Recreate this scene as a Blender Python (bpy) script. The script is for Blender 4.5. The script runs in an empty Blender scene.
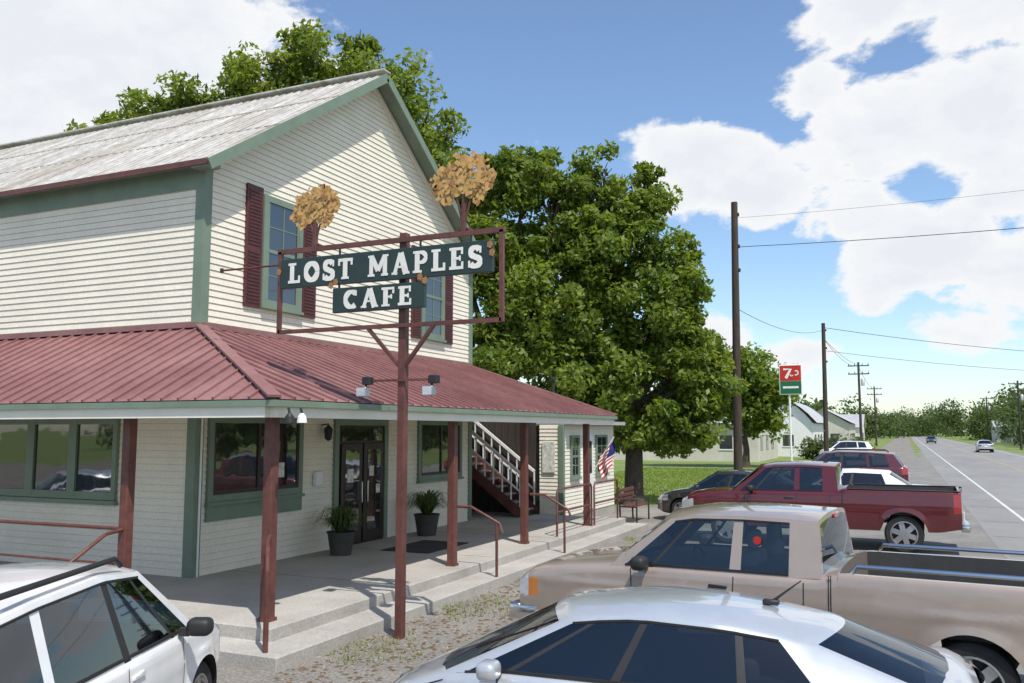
import bpy, math, random
import numpy as np
import bmesh
from mathutils import Vector, Matrix
random.seed(7); rng=np.random.default_rng(7)
sc=bpy.context.scene
# ---------------------------------------------------------------- materials
MATS={}
def mat(name,col,rough=.6,metal=0,var=.12,scale=3,bump=0,bscale=60,coat=0,stretch=(1,1,1),spec=.5,col2=None,det=6,fine=.0,fscale=80):
    m=bpy.data.materials.new(name); m.use_nodes=True; nt=m.node_tree; N=nt.nodes; L=nt.links
    b=N['Principled BSDF']; tc=N.new('ShaderNodeTexCoord'); mp=N.new('ShaderNodeMapping'); mp.inputs['Scale'].default_value=stretch
    L.new(tc.outputs['Object'],mp.inputs[0])
    nz=N.new('ShaderNodeTexNoise'); nz.inputs['Scale'].default_value=scale; nz.inputs['Detail'].default_value=det; nz.inputs['Roughness'].default_value=.65
    L.new(mp.outputs[0],nz.inputs['Vector'])
    mr=N.new('ShaderNodeMapRange'); mr.inputs[1].default_value=.32; mr.inputs[2].default_value=.68; L.new(nz.outputs['Fac'],mr.inputs[0])
    mx=N.new('ShaderNodeMix'); mx.data_type='RGBA'
    c2=col2 if col2 else tuple(min(1,c*(1+var)) for c in col); c1=col if col2 else tuple(c*(1-var) for c in col)
    mx.inputs[6].default_value=(*c1,1); mx.inputs[7].default_value=(*c2,1); L.new(mr.outputs[0],mx.inputs[0])
    out=mx.outputs[2]
    if fine>0:
        n2=N.new('ShaderNodeTexNoise'); n2.inputs['Scale'].default_value=fscale; n2.inputs['Detail'].default_value=3; L.new(tc.outputs['Object'],n2.inputs['Vector'])
        m2=N.new('ShaderNodeMapRange'); m2.inputs[1].default_value=.35; m2.inputs[2].default_value=.65; m2.inputs[3].default_value=1-fine; m2.inputs[4].default_value=1+fine; L.new(n2.outputs['Fac'],m2.inputs[0])
        vm=N.new('ShaderNodeVectorMath'); vm.operation='SCALE'; L.new(out,vm.inputs[0]); L.new(m2.outputs[0],vm.inputs['Scale']); out=vm.outputs[0]
    L.new(out,b.inputs['Base Color'])
    b.inputs['Roughness'].default_value=rough; b.inputs['Metallic'].default_value=metal; b.inputs['Coat Weight'].default_value=coat; b.inputs['Coat Roughness'].default_value=.04
    b.inputs['Specular IOR Level'].default_value=spec
    if bump>0:
        n3=N.new('ShaderNodeTexNoise'); n3.inputs['Scale'].default_value=bscale; n3.inputs['Detail'].default_value=4; L.new(mp.outputs[0],n3.inputs['Vector'])
        bp=N.new('ShaderNodeBump'); bp.inputs['Strength'].default_value=bump; bp.inputs['Distance'].default_value=.02; L.new(n3.outputs['Fac'],bp.inputs['Height']); L.new(bp.outputs[0],b.inputs['Normal'])
    MATS[name]=m; return m
CREAM=mat('cream_paint',(.765,.72,.60),.6,var=.06,scale=1.2,fine=.05,fscale=25)
LIPSHADE_SEAM=mat('siding_lip_shade_roof_seam',(.42,.37,.29),.8,var=.2,scale=2)  # shade under the siding lips put in as darker colour; also roof seams
CREAM2=mat('cream_trim',(.75,.72,.61),.6,var=.06,scale=1.5)
GREEN=mat('sage_green_trim',(.165,.225,.165),.5,var=.12,scale=2)
MAROON=mat('maroon_paint',(.115,.040,.031),.5,var=.3,scale=4,fine=.12,fscale=15)
SHUT=mat('shutter_maroon',(.085,.02,.02),.5,var=.2,scale=5)
PROOF=mat('maroon_metal_roof',(.20,.088,.086),.5,.0,scale=.9,col2=(.29,.15,.142),fine=.07,fscale=8,stretch=(1,1,1))
MROOF=mat('weathered_tin_roof',(.64,.64,.62),.5,.1,scale=1.0,col2=(.38,.33,.27),stretch=(4.5,.35,.35),fine=.12,fscale=7)
CONC=mat('concrete',(.31,.29,.26),.85,scale=.9,col2=(.42,.40,.36),bump=.3,bscale=40,fine=.1,fscale=30)
WHITEP=mat('white_ceiling_paint',(.7,.68,.62),.6,var=.05)
DARKW=mat('dark_wood_door',(.03,.018,.014),.4,var=.3,scale=5)
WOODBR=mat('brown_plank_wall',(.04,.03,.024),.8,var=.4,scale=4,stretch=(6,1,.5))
WOODG=mat('worn_stair_wood',(.24,.21,.18),.8,var=.3,scale=4)
DARK=mat('black_plastic',(.018,.018,.019),.6,var=.2)
RUBBER=mat('rubber',(.022,.022,.022),.85,var=.25,scale=10)
CHROME=mat('chrome',(.6,.6,.6),.15,1,var=.05)
ALLOY=mat('alloy_wheel',(.45,.45,.46),.35,.9,var=.1)
POLEW=mat('weathered_pole_wood',(.055,.04,.03),.9,var=.35,scale=3,stretch=(8,8,.6),bump=.4,bscale=20)
BARK=mat('bark',(.07,.055,.042),.95,var=.4,scale=5,stretch=(3,3,.8),bump=.7,bscale=15)
SIGNG=mat('sign_green',(.018,.036,.032),.45,var=.2,scale=4)
LETTER=mat('letter_white',(.72,.70,.64),.5,var=.08)
TAN=mat('tan_gold_metal',(.50,.30,.10),.55,.0,var=.25,scale=9)
TAND=mat('tan_rust_metal',(.30,.15,.05),.6,.0,var=.3,scale=12)
TREEBR=mat('brown_cutout',(.09,.035,.025),.5,var=.2)
REDP=mat('red_sign',(.5,.03,.02),.4,var=.1)
GRNP=mat('green_sign',(.02,.13,.06),.4,var=.1)
WHITE=mat('white_paint',(.78,.78,.76),.5,var=.05)
WALLFAR=mat('far_wall',(.55,.52,.45),.7,var=.1,scale=.6)
ROOFFAR=mat('far_roof',(.5,.5,.5),.45,.3,var=.15,scale=.6)
TERRA=mat('pot_clay',(.06,.055,.05),.8,var=.2)
CLOTH=mat('seat_cloth',(.14,.13,.12),.9,var=.2)
INTER=mat('car_interior',(.045,.045,.045),.8,var=.2)
LAMP=mat('headlamp',(.55,.57,.6),.1,.2,var=.1,scale=20,coat=1)
TAILL=mat('tail_lamp',(.30,.01,.01),.15,var=.1,scale=20,coat=1)
AMBER=mat('amber_lamp',(.6,.2,.03),.2,var=.1,coat=1)
MAT_=mat('door_mat',(.03,.03,.032),.95,var=.2)
STEELC=mat('wire_steel',(.03,.03,.03),.5,.3)
PAPER=mat('poster_paper',(.6,.6,.55),.7,var=.4,scale=14)
BLUE=mat('flag_blue',(.02,.03,.15),.8,var=.1)
def glassb():
    m=mat('window_glass',(.02,.022,.022),.03,var=.3,scale=.7); b=m.node_tree.nodes['Principled BSDF']
    b.inputs['IOR'].default_value=2.3
    N=m.node_tree.nodes;L=m.node_tree.links
    n=N.new('ShaderNodeTexNoise'); n.inputs['Scale'].default_value=1.6; tc=N.new('ShaderNodeTexCoord'); L.new(tc.outputs['Object'],n.inputs['Vector'])
    bp=N.new('ShaderNodeBump'); bp.inputs['Strength'].default_value=.12; bp.inputs['Distance'].default_value=.03; L.new(n.outputs['Fac'],bp.inputs['Height']); L.new(bp.outputs[0],b.inputs['Normal'])
    return m
GLASS=glassb()
def carglass(name,tint):
    m=bpy.data.materials.new(name); m.use_nodes=True; N=m.node_tree.nodes; L=m.node_tree.links; N.clear()
    o=N.new('ShaderNodeOutputMaterial'); mx=N.new('ShaderNodeMixShader'); t=N.new('ShaderNodeBsdfTransparent'); t.inputs[0].default_value=(*tint,1)
    g=N.new('ShaderNodeBsdfGlossy'); g.inputs['Roughness'].default_value=.02; g.inputs[0].default_value=(.9,.95,1,1)
    f=N.new('ShaderNodeFresnel'); f.inputs[0].default_value=1.55; a=N.new('ShaderNodeMath'); a.inputs[1].default_value=.04
    L.new(f.outputs[0],a.inputs[0]); L.new(a.outputs[0],mx.inputs[0]); L.new(t.outputs[0],mx.inputs[1]); L.new(g.outputs[0],mx.inputs[2]); L.new(mx.outputs[0],o.inputs[0]); return m
CGL=carglass('car_glass',(.72,.78,.76)); CGLD=carglass('car_glass_tinted',(.28,.30,.30))
def paint(name,col,metal=.25,rough=.32):
    return mat(name,col,rough,metal,var=.04,scale=1.5,coat=1,fine=.02,fscale=6)
def leafmat(name,c1,c2,c3):
    m=bpy.data.materials.new(name); m.use_nodes=True; N=m.node_tree.nodes; L=m.node_tree.links; N.clear()
    o=N.new('ShaderNodeOutputMaterial'); g=N.new('ShaderNodeNewGeometry'); tc=N.new('ShaderNodeTexCoord')
    r=N.new('ShaderNodeValToRGB'); r.color_ramp.elements[0].color=(*c1,1); r.color_ramp.elements[1].color=(*c2,1); r.color_ramp.elements[0].position=.1; r.color_ramp.elements[1].position=.9
    L.new(g.outputs['Random Per Island'],r.inputs[0])
    n=N.new('ShaderNodeTexNoise'); n.inputs['Scale'].default_value=.7; n.inputs['Detail'].default_value=3; L.new(tc.outputs['Object'],n.inputs['Vector'])
    mr=N.new('ShaderNodeMapRange'); mr.inputs[1].default_value=.4; mr.inputs[2].default_value=.7; L.new(n.outputs['Fac'],mr.inputs[0])
    mx=N.new('ShaderNodeMix'); mx.data_type='RGBA'; L.new(mr.outputs[0],mx.inputs[0]); L.new(r.outputs[0],mx.inputs[6]); mx.inputs[7].default_value=(*c3,1)
    d=N.new('ShaderNodeBsdfPrincipled'); d.inputs['Roughness'].default_value=.5; d.inputs['Specular IOR Level'].default_value=.35; L.new(mx.outputs[2],d.inputs['Base Color'])
    t=N.new('ShaderNodeBsdfTranslucent'); vm=N.new('ShaderNodeVectorMath'); vm.operation='MULTIPLY'; vm.inputs[1].default_value=(1.7,1.6,.6); L.new(mx.outputs[2],vm.inputs[0]); L.new(vm.outputs[0],t.inputs[0])
    ms=N.new('ShaderNodeMixShader'); ms.inputs[0].default_value=.45; L.new(d.outputs[0],ms.inputs[1]); L.new(t.outputs[0],ms.inputs[2]); L.new(ms.outputs[0],o.inputs[0]); return m
LEAF=leafmat('leaf_green',(.07,.12,.02),(.20,.27,.045),(.22,.27,.05))
LEAFD=leafmat('leaf_green_dark',(.06,.11,.018),(.19,.265,.04),(.21,.27,.05))
LEAFF=leafmat('leaf_far',(.05,.085,.03),(.11,.16,.055),(.09,.13,.05))
GRASSM=leafmat('grass_blades',(.12,.19,.03),(.24,.32,.06),(.25,.3,.08))
# ---------------------------------------------------------------- mesh builder
class MB:
    def __init__(s): s.v=[];s.f=[];s.m=[];s.mats=[];s.M=None
    def mi(s,mt):
        if mt not in s.mats: s.mats.append(mt)
        return s.mats.index(mt)
    def av(s,p):
        p=Vector(p)
        if s.M is not None: p=s.M@p
        s.v.append(p[:]); return len(s.v)-1
    def face(s,pts,mt): s.f.append([s.av(p) for p in pts]); s.m.append(s.mi(mt))
    def fi(s,idx,mt): s.f.append(list(idx)); s.m.append(s.mi(mt))
    def box(s,x0,x1,y0,y1,z0,z1,mt):
        i=[s.av(p) for p in [(x0,y0,z0),(x1,y0,z0),(x1,y1,z0),(x0,y1,z0),(x0,y0,z1),(x1,y0,z1),(x1,y1,z1),(x0,y1,z1)]]
        for q in [(0,3,2,1),(4,5,6,7),(0,1,5,4),(1,2,6,5),(2,3,7,6),(3,0,4,7)]: s.fi([i[k] for k in q],mt)
    def rbox(s,x0,x1,y0,y1,z0,z1,mt,bev=.02,seg=2):
        bm=bmesh.new(); bmesh.ops.create_cube(bm,size=1)
        for v in bm.verts: v.co=Vector((x0+(v.co.x+.5)*(x1-x0),y0+(v.co.y+.5)*(y1-y0),z0+(v.co.z+.5)*(z1-z0)))
        bmesh.ops.bevel(bm,geom=bm.edges[:],offset=bev,segments=seg,affect='EDGES',profile=.5)
        bm.verts.index_update(); base=[s.av(v.co) for v in bm.verts]
        for f in bm.faces: s.fi([base[v.index] for v in f.verts],mt)
        bm.free()
    def beam(s,a,b,w,h,mt,up=(0,0,1)):
        a=Vector(a);b=Vector(b);d=(b-a).normalized();u=Vector(up);r=d.cross(u).normalized();u=r.cross(d).normalized()
        i=[]
        for p in (a,b):
            for (q,t) in ((-1,-1),(1,-1),(1,1),(-1,1)): i.append(s.av(p+r*q*w/2+u*t*h/2))
        for q in [(0,1,2,3),(7,6,5,4),(0,4,5,1),(1,5,6,2),(2,6,7,3),(3,7,4,0)]: s.fi([i[k] for k in q],mt)
    def tube(s,pts,rad,mt,n=8):
        pts=[Vector(p) for p in pts]
        if not hasattr(rad,'__len__'): rad=[rad]*len(pts)
        rings=[]; prev=None
        for k,p in enumerate(pts):
            d=(pts[min(k+1,len(pts)-1)]-pts[max(k-1,0)]).normalized()
            r=prev if prev is not None else (Vector((1,0,0)) if abs(d.x)<.9 else Vector((0,1,0)))
            r=(r-d*r.dot(d)).normalized(); prev=r; u=d.cross(r)
            rings.append([s.av(p+(r*math.cos(2*math.pi*j/n)+u*math.sin(2*math.pi*j/n))*rad[k]) for j in range(n)])
        for k in range(len(pts)-1):
            for j in range(n): s.fi((rings[k][j],rings[k][(j+1)%n],rings[k+1][(j+1)%n],rings[k+1][j]),mt)
        s.fi(rings[0][::-1],mt); s.fi(rings[-1],mt)
    def lathe(s,prof,mt,org=(0,0,0),axis='z',n=24,caps=False):
        rings=[]
        for (r,h) in prof:
            ring=[]
            for j in range(n):
                a=2*math.pi*j/n; c=r*math.cos(a); d=r*math.sin(a)
                p=(c,d,h) if axis=='z' else (c,h,d)
                ring.append(s.av((p[0]+org[0],p[1]+org[1],p[2]+org[2])))
            rings.append(ring)
        for k in range(len(rings)-1):
            for j in range(n): s.fi((rings[k][j],rings[k][(j+1)%n],rings[k+1][(j+1)%n],rings[k+1][j]),mt)
        if caps: s.fi(rings[0][::-1],mt); s.fi(rings[-1],mt)
    def finish(s,name,parent=None,smooth=None,recalc=True):
        me=bpy.data.meshes.new(name); me.from_pydata(s.v,[],s.f)
        for m in s.mats: me.materials.append(m)
        me.polygons.foreach_set('material_index',s.m)
        if recalc:
            bm=bmesh.new(); bm.from_mesh(me); bmesh.ops.remove_doubles(bm,verts=bm.verts,dist=1e-5) if smooth else None
            bmesh.ops.recalc_face_normals(bm,faces=bm.faces); bm.to_mesh(me); bm.free()
        if smooth:
            me.shade_smooth(); me.set_sharp_from_angle(angle=math.radians(smooth))
        me.update()
        o=bpy.data.objects.new(name,me); sc.collection.objects.link(o)
        if parent: o.parent=parent
        return o
def empty(name,loc=(0,0,0),rz=0):
    e=bpy.data.objects.new(name,None); e.location=loc; e.rotation_euler=(0,0,rz); e.empty_display_size=.3; sc.collection.objects.link(e); return e
# ---------------------------------------------------------------- camera
cam=bpy.data.cameras.new('camera'); co=bpy.data.objects.new('camera',cam); sc.collection.objects.link(co); sc.camera=co
cam.sensor_width=36; cam.lens=870/1024*36; cam.clip_end=5000; cam.clip_start=.1
co.location=(0,0,2.5); co.rotation_euler=(math.radians(95.84),0,math.radians(24.2))
# ---------------------------------------------------------------- sun + sky
EL=math.radians(60); hx,hy=.76,-.65
S=Vector((math.cos(EL)*hx,math.cos(EL)*hy,math.sin(EL)))
sl=bpy.data.lights.new('sun','SUN'); sl.energy=5.0; sl.angle=math.radians(.53); sl.color=(1,.955,.885)
so=bpy.data.objects.new('sun',sl); sc.collection.objects.link(so); so.rotation_euler=S.to_track_quat('Z','Y').to_euler(); so.location=(20,-10,60)
w=bpy.data.worlds.new('World'); sc.world=w; w.use_nodes=True; N=w.node_tree.nodes; L=w.node_tree.links
bg=N['Background']; bg.inputs[1].default_value=.12
sky=N.new('ShaderNodeTexSky'); sky.sky_type='NISHITA'; sky.sun_disc=False; sky.sun_elevation=EL; sky.sun_rotation=math.atan2(S.x,S.y); sky.air_density=1.0; sky.dust_density=.5; sky.ozone_density=2.2
tint=N.new('ShaderNodeVectorMath'); tint.operation='MULTIPLY'; tint.inputs[1].default_value=(1.42,1.48,1.52); L.new(sky.outputs[0],tint.inputs[0])
tc=N.new('ShaderNodeTexCoord')
sc_=N.new('ShaderNodeVectorMath'); sc_.operation='MULTIPLY'; sc_.inputs[1].default_value=(1,1,1.7); L.new(tc.outputs['Generated'],sc_.inputs[0])
nm=N.new('ShaderNodeVectorMath'); nm.operation='NORMALIZE'; L.new(sc_.outputs[0],nm.inputs[0])
acc=None
clouds=[(-53,23,11,1),(-45,25,6,.85),(-55,18,7,.9),(-60,12,9,.9),(-12.3,16.9,4.2,1),(-8.2,15.3,3.7,1),(-4,16.5,2.6,.8),(.3,17.8,4.3,1),(5.2,18,5.0,1),(-2.5,13.5,3.2,.75),(2,10.6,4.4,1),(6,9,4.2,1),(-1.5,8.5,2.4,.75),(-2.1,25,3.4,.85),(6.2,24.8,4.6,.9),(-4.7,20.8,2.6,.6),(3.2,5.8,3.0,.75),(-11,6,2.6,.6),(-6,4.5,2.4,.6),(9,14,5,1),(20,16,9,.9),(60,20,16,.9),(120,25,18,.9),(170,18,14,.8),(-110,20,14,.8),(-75,12,7,.7)]
for az,el,r,a in clouds:
    a_=math.radians(az); e_=math.radians(el); d=Vector((math.sin(a_)*math.cos(e_),math.cos(a_)*math.cos(e_),math.sin(e_)*1.7)).normalized()
    dp=N.new('ShaderNodeVectorMath'); dp.operation='DOT_PRODUCT'; dp.inputs[1].default_value=d; L.new(nm.outputs[0],dp.inputs[0])
    mr=N.new('ShaderNodeMapRange'); mr.inputs[1].default_value=math.cos(math.radians(r*1.45)); mr.inputs[2].default_value=1; mr.inputs[4].default_value=a; L.new(dp.outputs['Value'],mr.inputs[0])
    if acc is None: acc=mr.outputs[0]
    else:
        mm=N.new('ShaderNodeMath'); mm.operation='MAXIMUM'; L.new(acc,mm.inputs[0]); L.new(mr.outputs[0],mm.inputs[1]); acc=mm.outputs[0]
n1=N.new('ShaderNodeTexNoise'); n1.inputs['Scale'].default_value=11; n1.inputs['Detail'].default_value=12; n1.inputs['Roughness'].default_value=.6; n1.inputs['Distortion'].default_value=.15; L.new(nm.outputs[0],n1.inputs['Vector'])
ma=N.new('ShaderNodeMath'); ma.operation='MULTIPLY'; ma.inputs[1].default_value=2.1; L.new(n1.outputs['Fac'],ma.inputs[0])
mb_=N.new('ShaderNodeMath'); mb_.operation='MULTIPLY'; mb_.inputs[1].default_value=1.05; L.new(acc,mb_.inputs[0])
ad=N.new('ShaderNodeMath'); L.new(ma.outputs[0],ad.inputs[0]); L.new(mb_.outputs[0],ad.inputs[1])
mk=N.new('ShaderNodeMapRange'); mk.interpolation_type='SMOOTHSTEP'; mk.inputs[1].default_value=1.42; mk.inputs[2].default_value=1.68; L.new(ad.outputs[0],mk.inputs[0])
cr=N.new('ShaderNodeMapRange'); cr.inputs[1].default_value=1.5; cr.inputs[2].default_value=2.1; L.new(ad.outputs[0],cr.inputs[0])
cc=N.new('ShaderNodeMix'); cc.data_type='RGBA'; cc.inputs[6].default_value=(8.1,8.15,8.2,1); cc.inputs[7].default_value=(6.9,7.15,7.6,1); L.new(cr.outputs[0],cc.inputs[0])
mx=N.new('ShaderNodeMix'); mx.data_type='RGBA'; L.new(mk.outputs[0],mx.inputs[0]); L.new(tint.outputs[0],mx.inputs[6]); L.new(cc.outputs[2],mx.inputs[7]); L.new(mx.outputs[2],bg.inputs[0])
sc.view_settings.view_transform='Standard'; sc.view_settings.look='None'; sc.view_settings.exposure=0
# ---------------------------------------------------------------- ground
def sheet(name,x0,x1,y0,y1,z,m,nx=1,ny=1):
    b=MB()
    for i in range(nx):
        for j in range(ny):
            b.face([(x0+(x1-x0)*i/nx,y0+(y1-y0)*j/ny,z),(x0+(x1-x0)*(i+1)/nx,y0+(y1-y0)*j/ny,z),(x0+(x1-x0)*(i+1)/nx,y0+(y1-y0)*(j+1)/ny,z),(x0+(x1-x0)*i/nx,y0+(y1-y0)*(j+1)/ny,z)],m)
    return b.finish(name)
GR=mat('grass_ground',(.10,.16,.03),.95,scale=.25,col2=(.20,.24,.06),fine=.25,fscale=6,bump=.5,bscale=12)
GV=mat('gravel',(.15,.135,.115),.95,scale=.5,col2=(.27,.25,.22),fine=.3,fscale=28,bump=.8,bscale=45)
AS=mat('asphalt',(.20,.196,.188),.9,scale=.35,col2=(.265,.26,.25),fine=.14,fscale=60,bump=.3,bscale=90,stretch=(1,.25,1))
AP=mat('asphalt_apron',(.16,.152,.14),.92,scale=.8,col2=(.25,.24,.22),fine=.2,fscale=50,bump=.4,bscale=70)
LINE=mat('road_line_white',(.55,.55,.52),.8,var=.3,scale=3)
LINEY=mat('road_line_yellow',(.38,.31,.15),.8,var=.25,scale=3)
sheet('ground',-1500,1500,-600,2500,0,GR)
def blob_sheet(name,pts,z,m):
    b=MB(); b.face([(x,y,z) for x,y in pts],m); return b.finish(name)
edge=[(-60,-60),(1.0,-60)]
for y in range(-28,400,4): edge.append((.9+.25*math.sin(y*.7)+.15*math.sin(y*1.9),y))
edge+=[(-2.5,400),(-3.2,120),(-3.8,80),(-4.2,50),(-4.6,40),(-5.2,34),(-6.2,31),(-7.4,29.4),(-9,28),(-12,27.5),(-60,27)]
blob_sheet('gravel_lot',edge,.004,GV)
e2=[(2.2,-30)]
for y in range(-28,120,3): e2.append((-1.6+.5*math.sin(y*.35)+.3*math.sin(y*1.3)+max(0,(y-30)*.04 if y<100 else 2.8),y))
e2+=[(2.2,120)]
blob_sheet('asphalt_apron',e2[::-1],.008,AP)
sheet('road',1.7,11.0,-60,1500,.012,AS)
b=MB()
b.face([(2.87,-60,.016),(2.97,-60,.016),(2.97,700,.016),(2.87,700,.016)],LINE); b.face([(10.1,-60,.016),(10.2,-60,.016),(10.2,700,.016),(10.1,700,.016)],LINE)
b.face([(6.42,-60,.016),(6.5,-60,.016),(6.5,700,.016),(6.42,700,.016)],LINEY); b.face([(6.62,-60,.016),(6.7,-60,.016),(6.7,700,.016),(6.62,700,.016)],LINEY)
b.finish('road_markings')
CRACK=mat('crack_sealant',(.05,.05,.05),.8,var=.2)
b=MB(); rr=random.Random(3)
for k in range(26):
    y=8+k*4+rr.uniform(-1,1); x=1.8; 
    while x<10.8:
        x2=x+rr.uniform(.3,.8); y2=y+rr.uniform(-.25,.25); b.face([(x,y,.0145),(x2,y2,.0145),(x2,y2+.035,.0145),(x,y+.035,.0145)],CRACK); x,y=x2,y2
b.finish('road_cracks')
def scatter_blades(name,n,x0,x1,y0,y1,h,m,wd=.03,fn=None):
    xs=rng.uniform(x0,x1,n); ys=rng.uniform(y0,y1,n)
    if fn is not None: k=fn(xs,ys); xs=xs[k]; ys=ys[k]; n=len(xs)
    a=rng.uniform(0,6.28,n); hh=h*rng.uniform(.4,1.2,n); lx=rng.normal(0,.35,n)*hh; ly=rng.normal(0,.35,n)*hh
    v=np.zeros((n,3,3)); v[:,0]=np.stack([xs-np.cos(a)*wd/2,ys-np.sin(a)*wd/2,0*xs],1); v[:,1]=np.stack([xs+np.cos(a)*wd/2,ys+np.sin(a)*wd/2,0*xs],1); v[:,2]=np.stack([xs+lx,ys+ly,hh],1)
    me=bpy.data.meshes.new(name); me.from_pydata(v.reshape(-1,3).tolist(),[],np.arange(n*3).reshape(n,3).tolist()); me.materials.append(m)
    o=bpy.data.objects.new(name,me); sc.collection.objects.link(o); return o
scatter_blades('lawn_grass',30000,-16,-4.2,29,58,.09,GRASSM,.05,lambda x,y:(x<-4.4-(36-y).clip(0)*.5))
def wn(x,y): return (np.sin(x*3.1)+np.sin(y*2.3+x)+np.sin(x*7+y*5)*.6)>.7
scatter_blades('weeds_grass',6500,-6.06,-4.2,8,20,.06,GRASSM,.018,lambda x,y:wn(x,y)&(x<-6.03+1.6*rng.random(len(x))))
bb=MB()
PEB=mat('pebble',(.26,.24,.20),.9,var=.4,scale=9)
DLEAF=mat('dry_leaves',(.12,.075,.035),.9,var=.4,scale=9)
for i in range(5500):
    x=random.uniform(-6.03,-2.0);y=random.uniform(6.3,17); r=random.uniform(.008,.026); a=random.random()*6; lf=(x<-4.8 and random.random()<.6)
    if lf: r*=1.6
    p=[(x+r*math.cos(a+k*1.57)*random.uniform(.7,1.2),y+r*math.sin(a+k*1.57)*random.uniform(.7,1.2),.006) for k in range(4)]; t=(x,y,r*(.5 if lf else .9))
    for k in range(4): bb.face([p[k],p[(k+1)%4],t],DLEAF if lf else PEB)
bb.finish('gravel_stones',recalc=False)
# ---------------------------------------------------------------- cafe building
CX=-9.88; CY0=10.2; CY1=19.45; PK=14.85; EZ=6.75; PZ=9.83; XL=-28
SL=(PZ-EZ)/(PK-CY0)
house=empty('cafe_building')
b=MB(); pitch=.105
z=.3
while z<PZ-.02:
    z2=min(z+pitch,PZ)
    def ext(zz):
        if zz<=EZ: return CY0,CY1
        t=(zz-EZ)/SL; return CY0+t,CY1-t
    a0,a1=ext(z);c0,c1=ext(z2)
    b.face([(CX+.014,a0,z),(CX+.014,a1,z),(CX,c1,z2),(CX,c0,z2)],CREAM)
    b.face([(CX+.002,a0,z-.004),(CX+.002,a1,z-.004),(CX+.014,a1,z),(CX+.014,a0,z)],LIPSHADE_SEAM)
    if z<EZ:
        b.face([(XL,CY0-.014,z),(CX,CY0-.014,z),(CX,CY0,z2),(XL,CY0,z2)],CREAM)
        b.face([(XL,CY0-.002,z-.004),(CX,CY0-.002,z-.004),(CX,CY0-.014,z),(XL,CY0-.014,z)],LIPSHADE_SEAM)
    z+=pitch
b.face([(XL,CY1,0),(CX,CY1,0),(CX,CY1,EZ),(XL,CY1,EZ)],CREAM); b.face([(XL,CY0,0),(XL,CY1,0),(XL,CY1,EZ),(XL,PK,PZ),(XL,CY0,EZ)],CREAM)
b.finish('siding_walls',house,recalc=False)
b=MB()
b.box(CX-.14,CX+.035,CY0-.035,CY0+.14,.3,EZ-.02,GREEN); b.box(CX-.1,CX+.035,CY1-.14,CY1+.03,.3,EZ,GREEN)
b.box(XL,CX-.14,CY0-.03,CY0,EZ-.46,EZ-.1,GREEN)
b.finish('corner_boards',house)
b=MB(); OV=.3; RX=CX+.36
ye=CY0-OV; yf=CY1+OV
P=lambda x,y,off=0:(x,y,EZ+.08+SL*(min(y,CY0+CY1-y)-CY0)+off)
for (ya,yb) in ((ye,PK),(PK,yf)):
    b.face([P(XL,ya),P(RX,ya),P(RX,yb),P(XL,yb)],MROOF); b.face([P(XL,ya,-.05),P(RX,ya,-.05),P(RX,yb,-.05),P(XL,yb,-.05)],MAROON if ya<PK else WHITEP)
    x=XL+.1
    while x<RX:
        b.beam(P(x,ya,.01),P(x,yb,.01),.05,.022,MROOF,(0,0,1)); x+=.2
    for k in range(1,3):
        ym=ya+(yb-ya)*k/3; b.beam(P(XL,ym,.004),P(RX,ym,.004),.02,.012,LIPSHADE_SEAM)
b.beam((XL,PK,PZ+.115),(RX,PK,PZ+.115),.26,.03,MROOF)
b.finish('tin_roof',house)
b=MB()
for (ya,yb) in ((ye,PK),(yf,PK)):
    b.beam(P(RX+.012,ya,-.08),P(RX+.012,yb,-.08),.03,.17,GREEN,(0,0,1))
    b.beam(P(CX+.03,ya+(.3 if ya<PK else -.3),-.2),P(CX+.03,yb,-.2),.03,.12,CREAM2)
    b.beam(P(CX+.2,ya,-.075),P(CX+.2,yb,-.075),.32,.02,GREEN)
b.beam((XL,ye-.012,EZ+.08-SL*OV-.03),(RX,ye-.012,EZ+.08-SL*OV-.03),.03,.09,MAROON)
b.face([(XL,ye,EZ-.18),(CX+.2,ye,EZ-.18),(CX+.2,CY0,EZ-.12),(XL,CY0,EZ-.12)],GREEN)
b.face([(CX+.0,ye,EZ-.18),(RX,ye,EZ-.18),(RX,CY0+.25,EZ+.16),(CX,CY0,EZ-.05)],GREEN)
b.box(CX,RX,ye,CY0-.05,EZ-.22,EZ-.16,GREEN)
b.finish('fascia_trim',house)
def window_x(b,y0,y1,z0,z1,rows=2,cols=2,X=CX,fr=.11,sash=True):
    b.box(X+.0,X+.035,y0,y1,z0,z1,GLASS)
    b.box(X,X+.06,y0-fr,y0,z0-fr,z1+fr,GREEN); b.box(X,X+.06,y1,y1+fr,z0-fr,z1+fr,GREEN)
    b.box(X,X+.06,y0,y1,z1,z1+fr,GREEN); b.box(X,X+.062,y0,y1,z0-fr,z0,GREEN); b.box(X,X+.10,y0-fr-.02,y1+fr+.02,z0-fr-.05,z0-fr,GREEN)
    if sash:
        zm=(z0+z1)/2; b.box(X+.02,X+.055,y0,y1,zm-.03,zm+.03,GREEN)
        b.box(X+.036,X+.052,y0,y0+.04,z0,z1,GREEN); b.box(X+.036,X+.052,y1-.04,y1,z0,z1,GREEN)
        for k in range(1,cols):
            yy=y0+(y1-y0)*k/cols; b.box(X+.03,X+.046,yy-.008,yy+.008,z0,zm-.03,GREEN); b.box(X+.03,X+.046,yy-.008,yy+.008,zm+.03,z1,GREEN)
        for zz in (z0+(zm-z0)*.5,zm+(z1-zm)*.5): b.box(X+.03,X+.044,y0,y1,zz-.008,zz+.008,GREEN)
b=MB()
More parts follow.
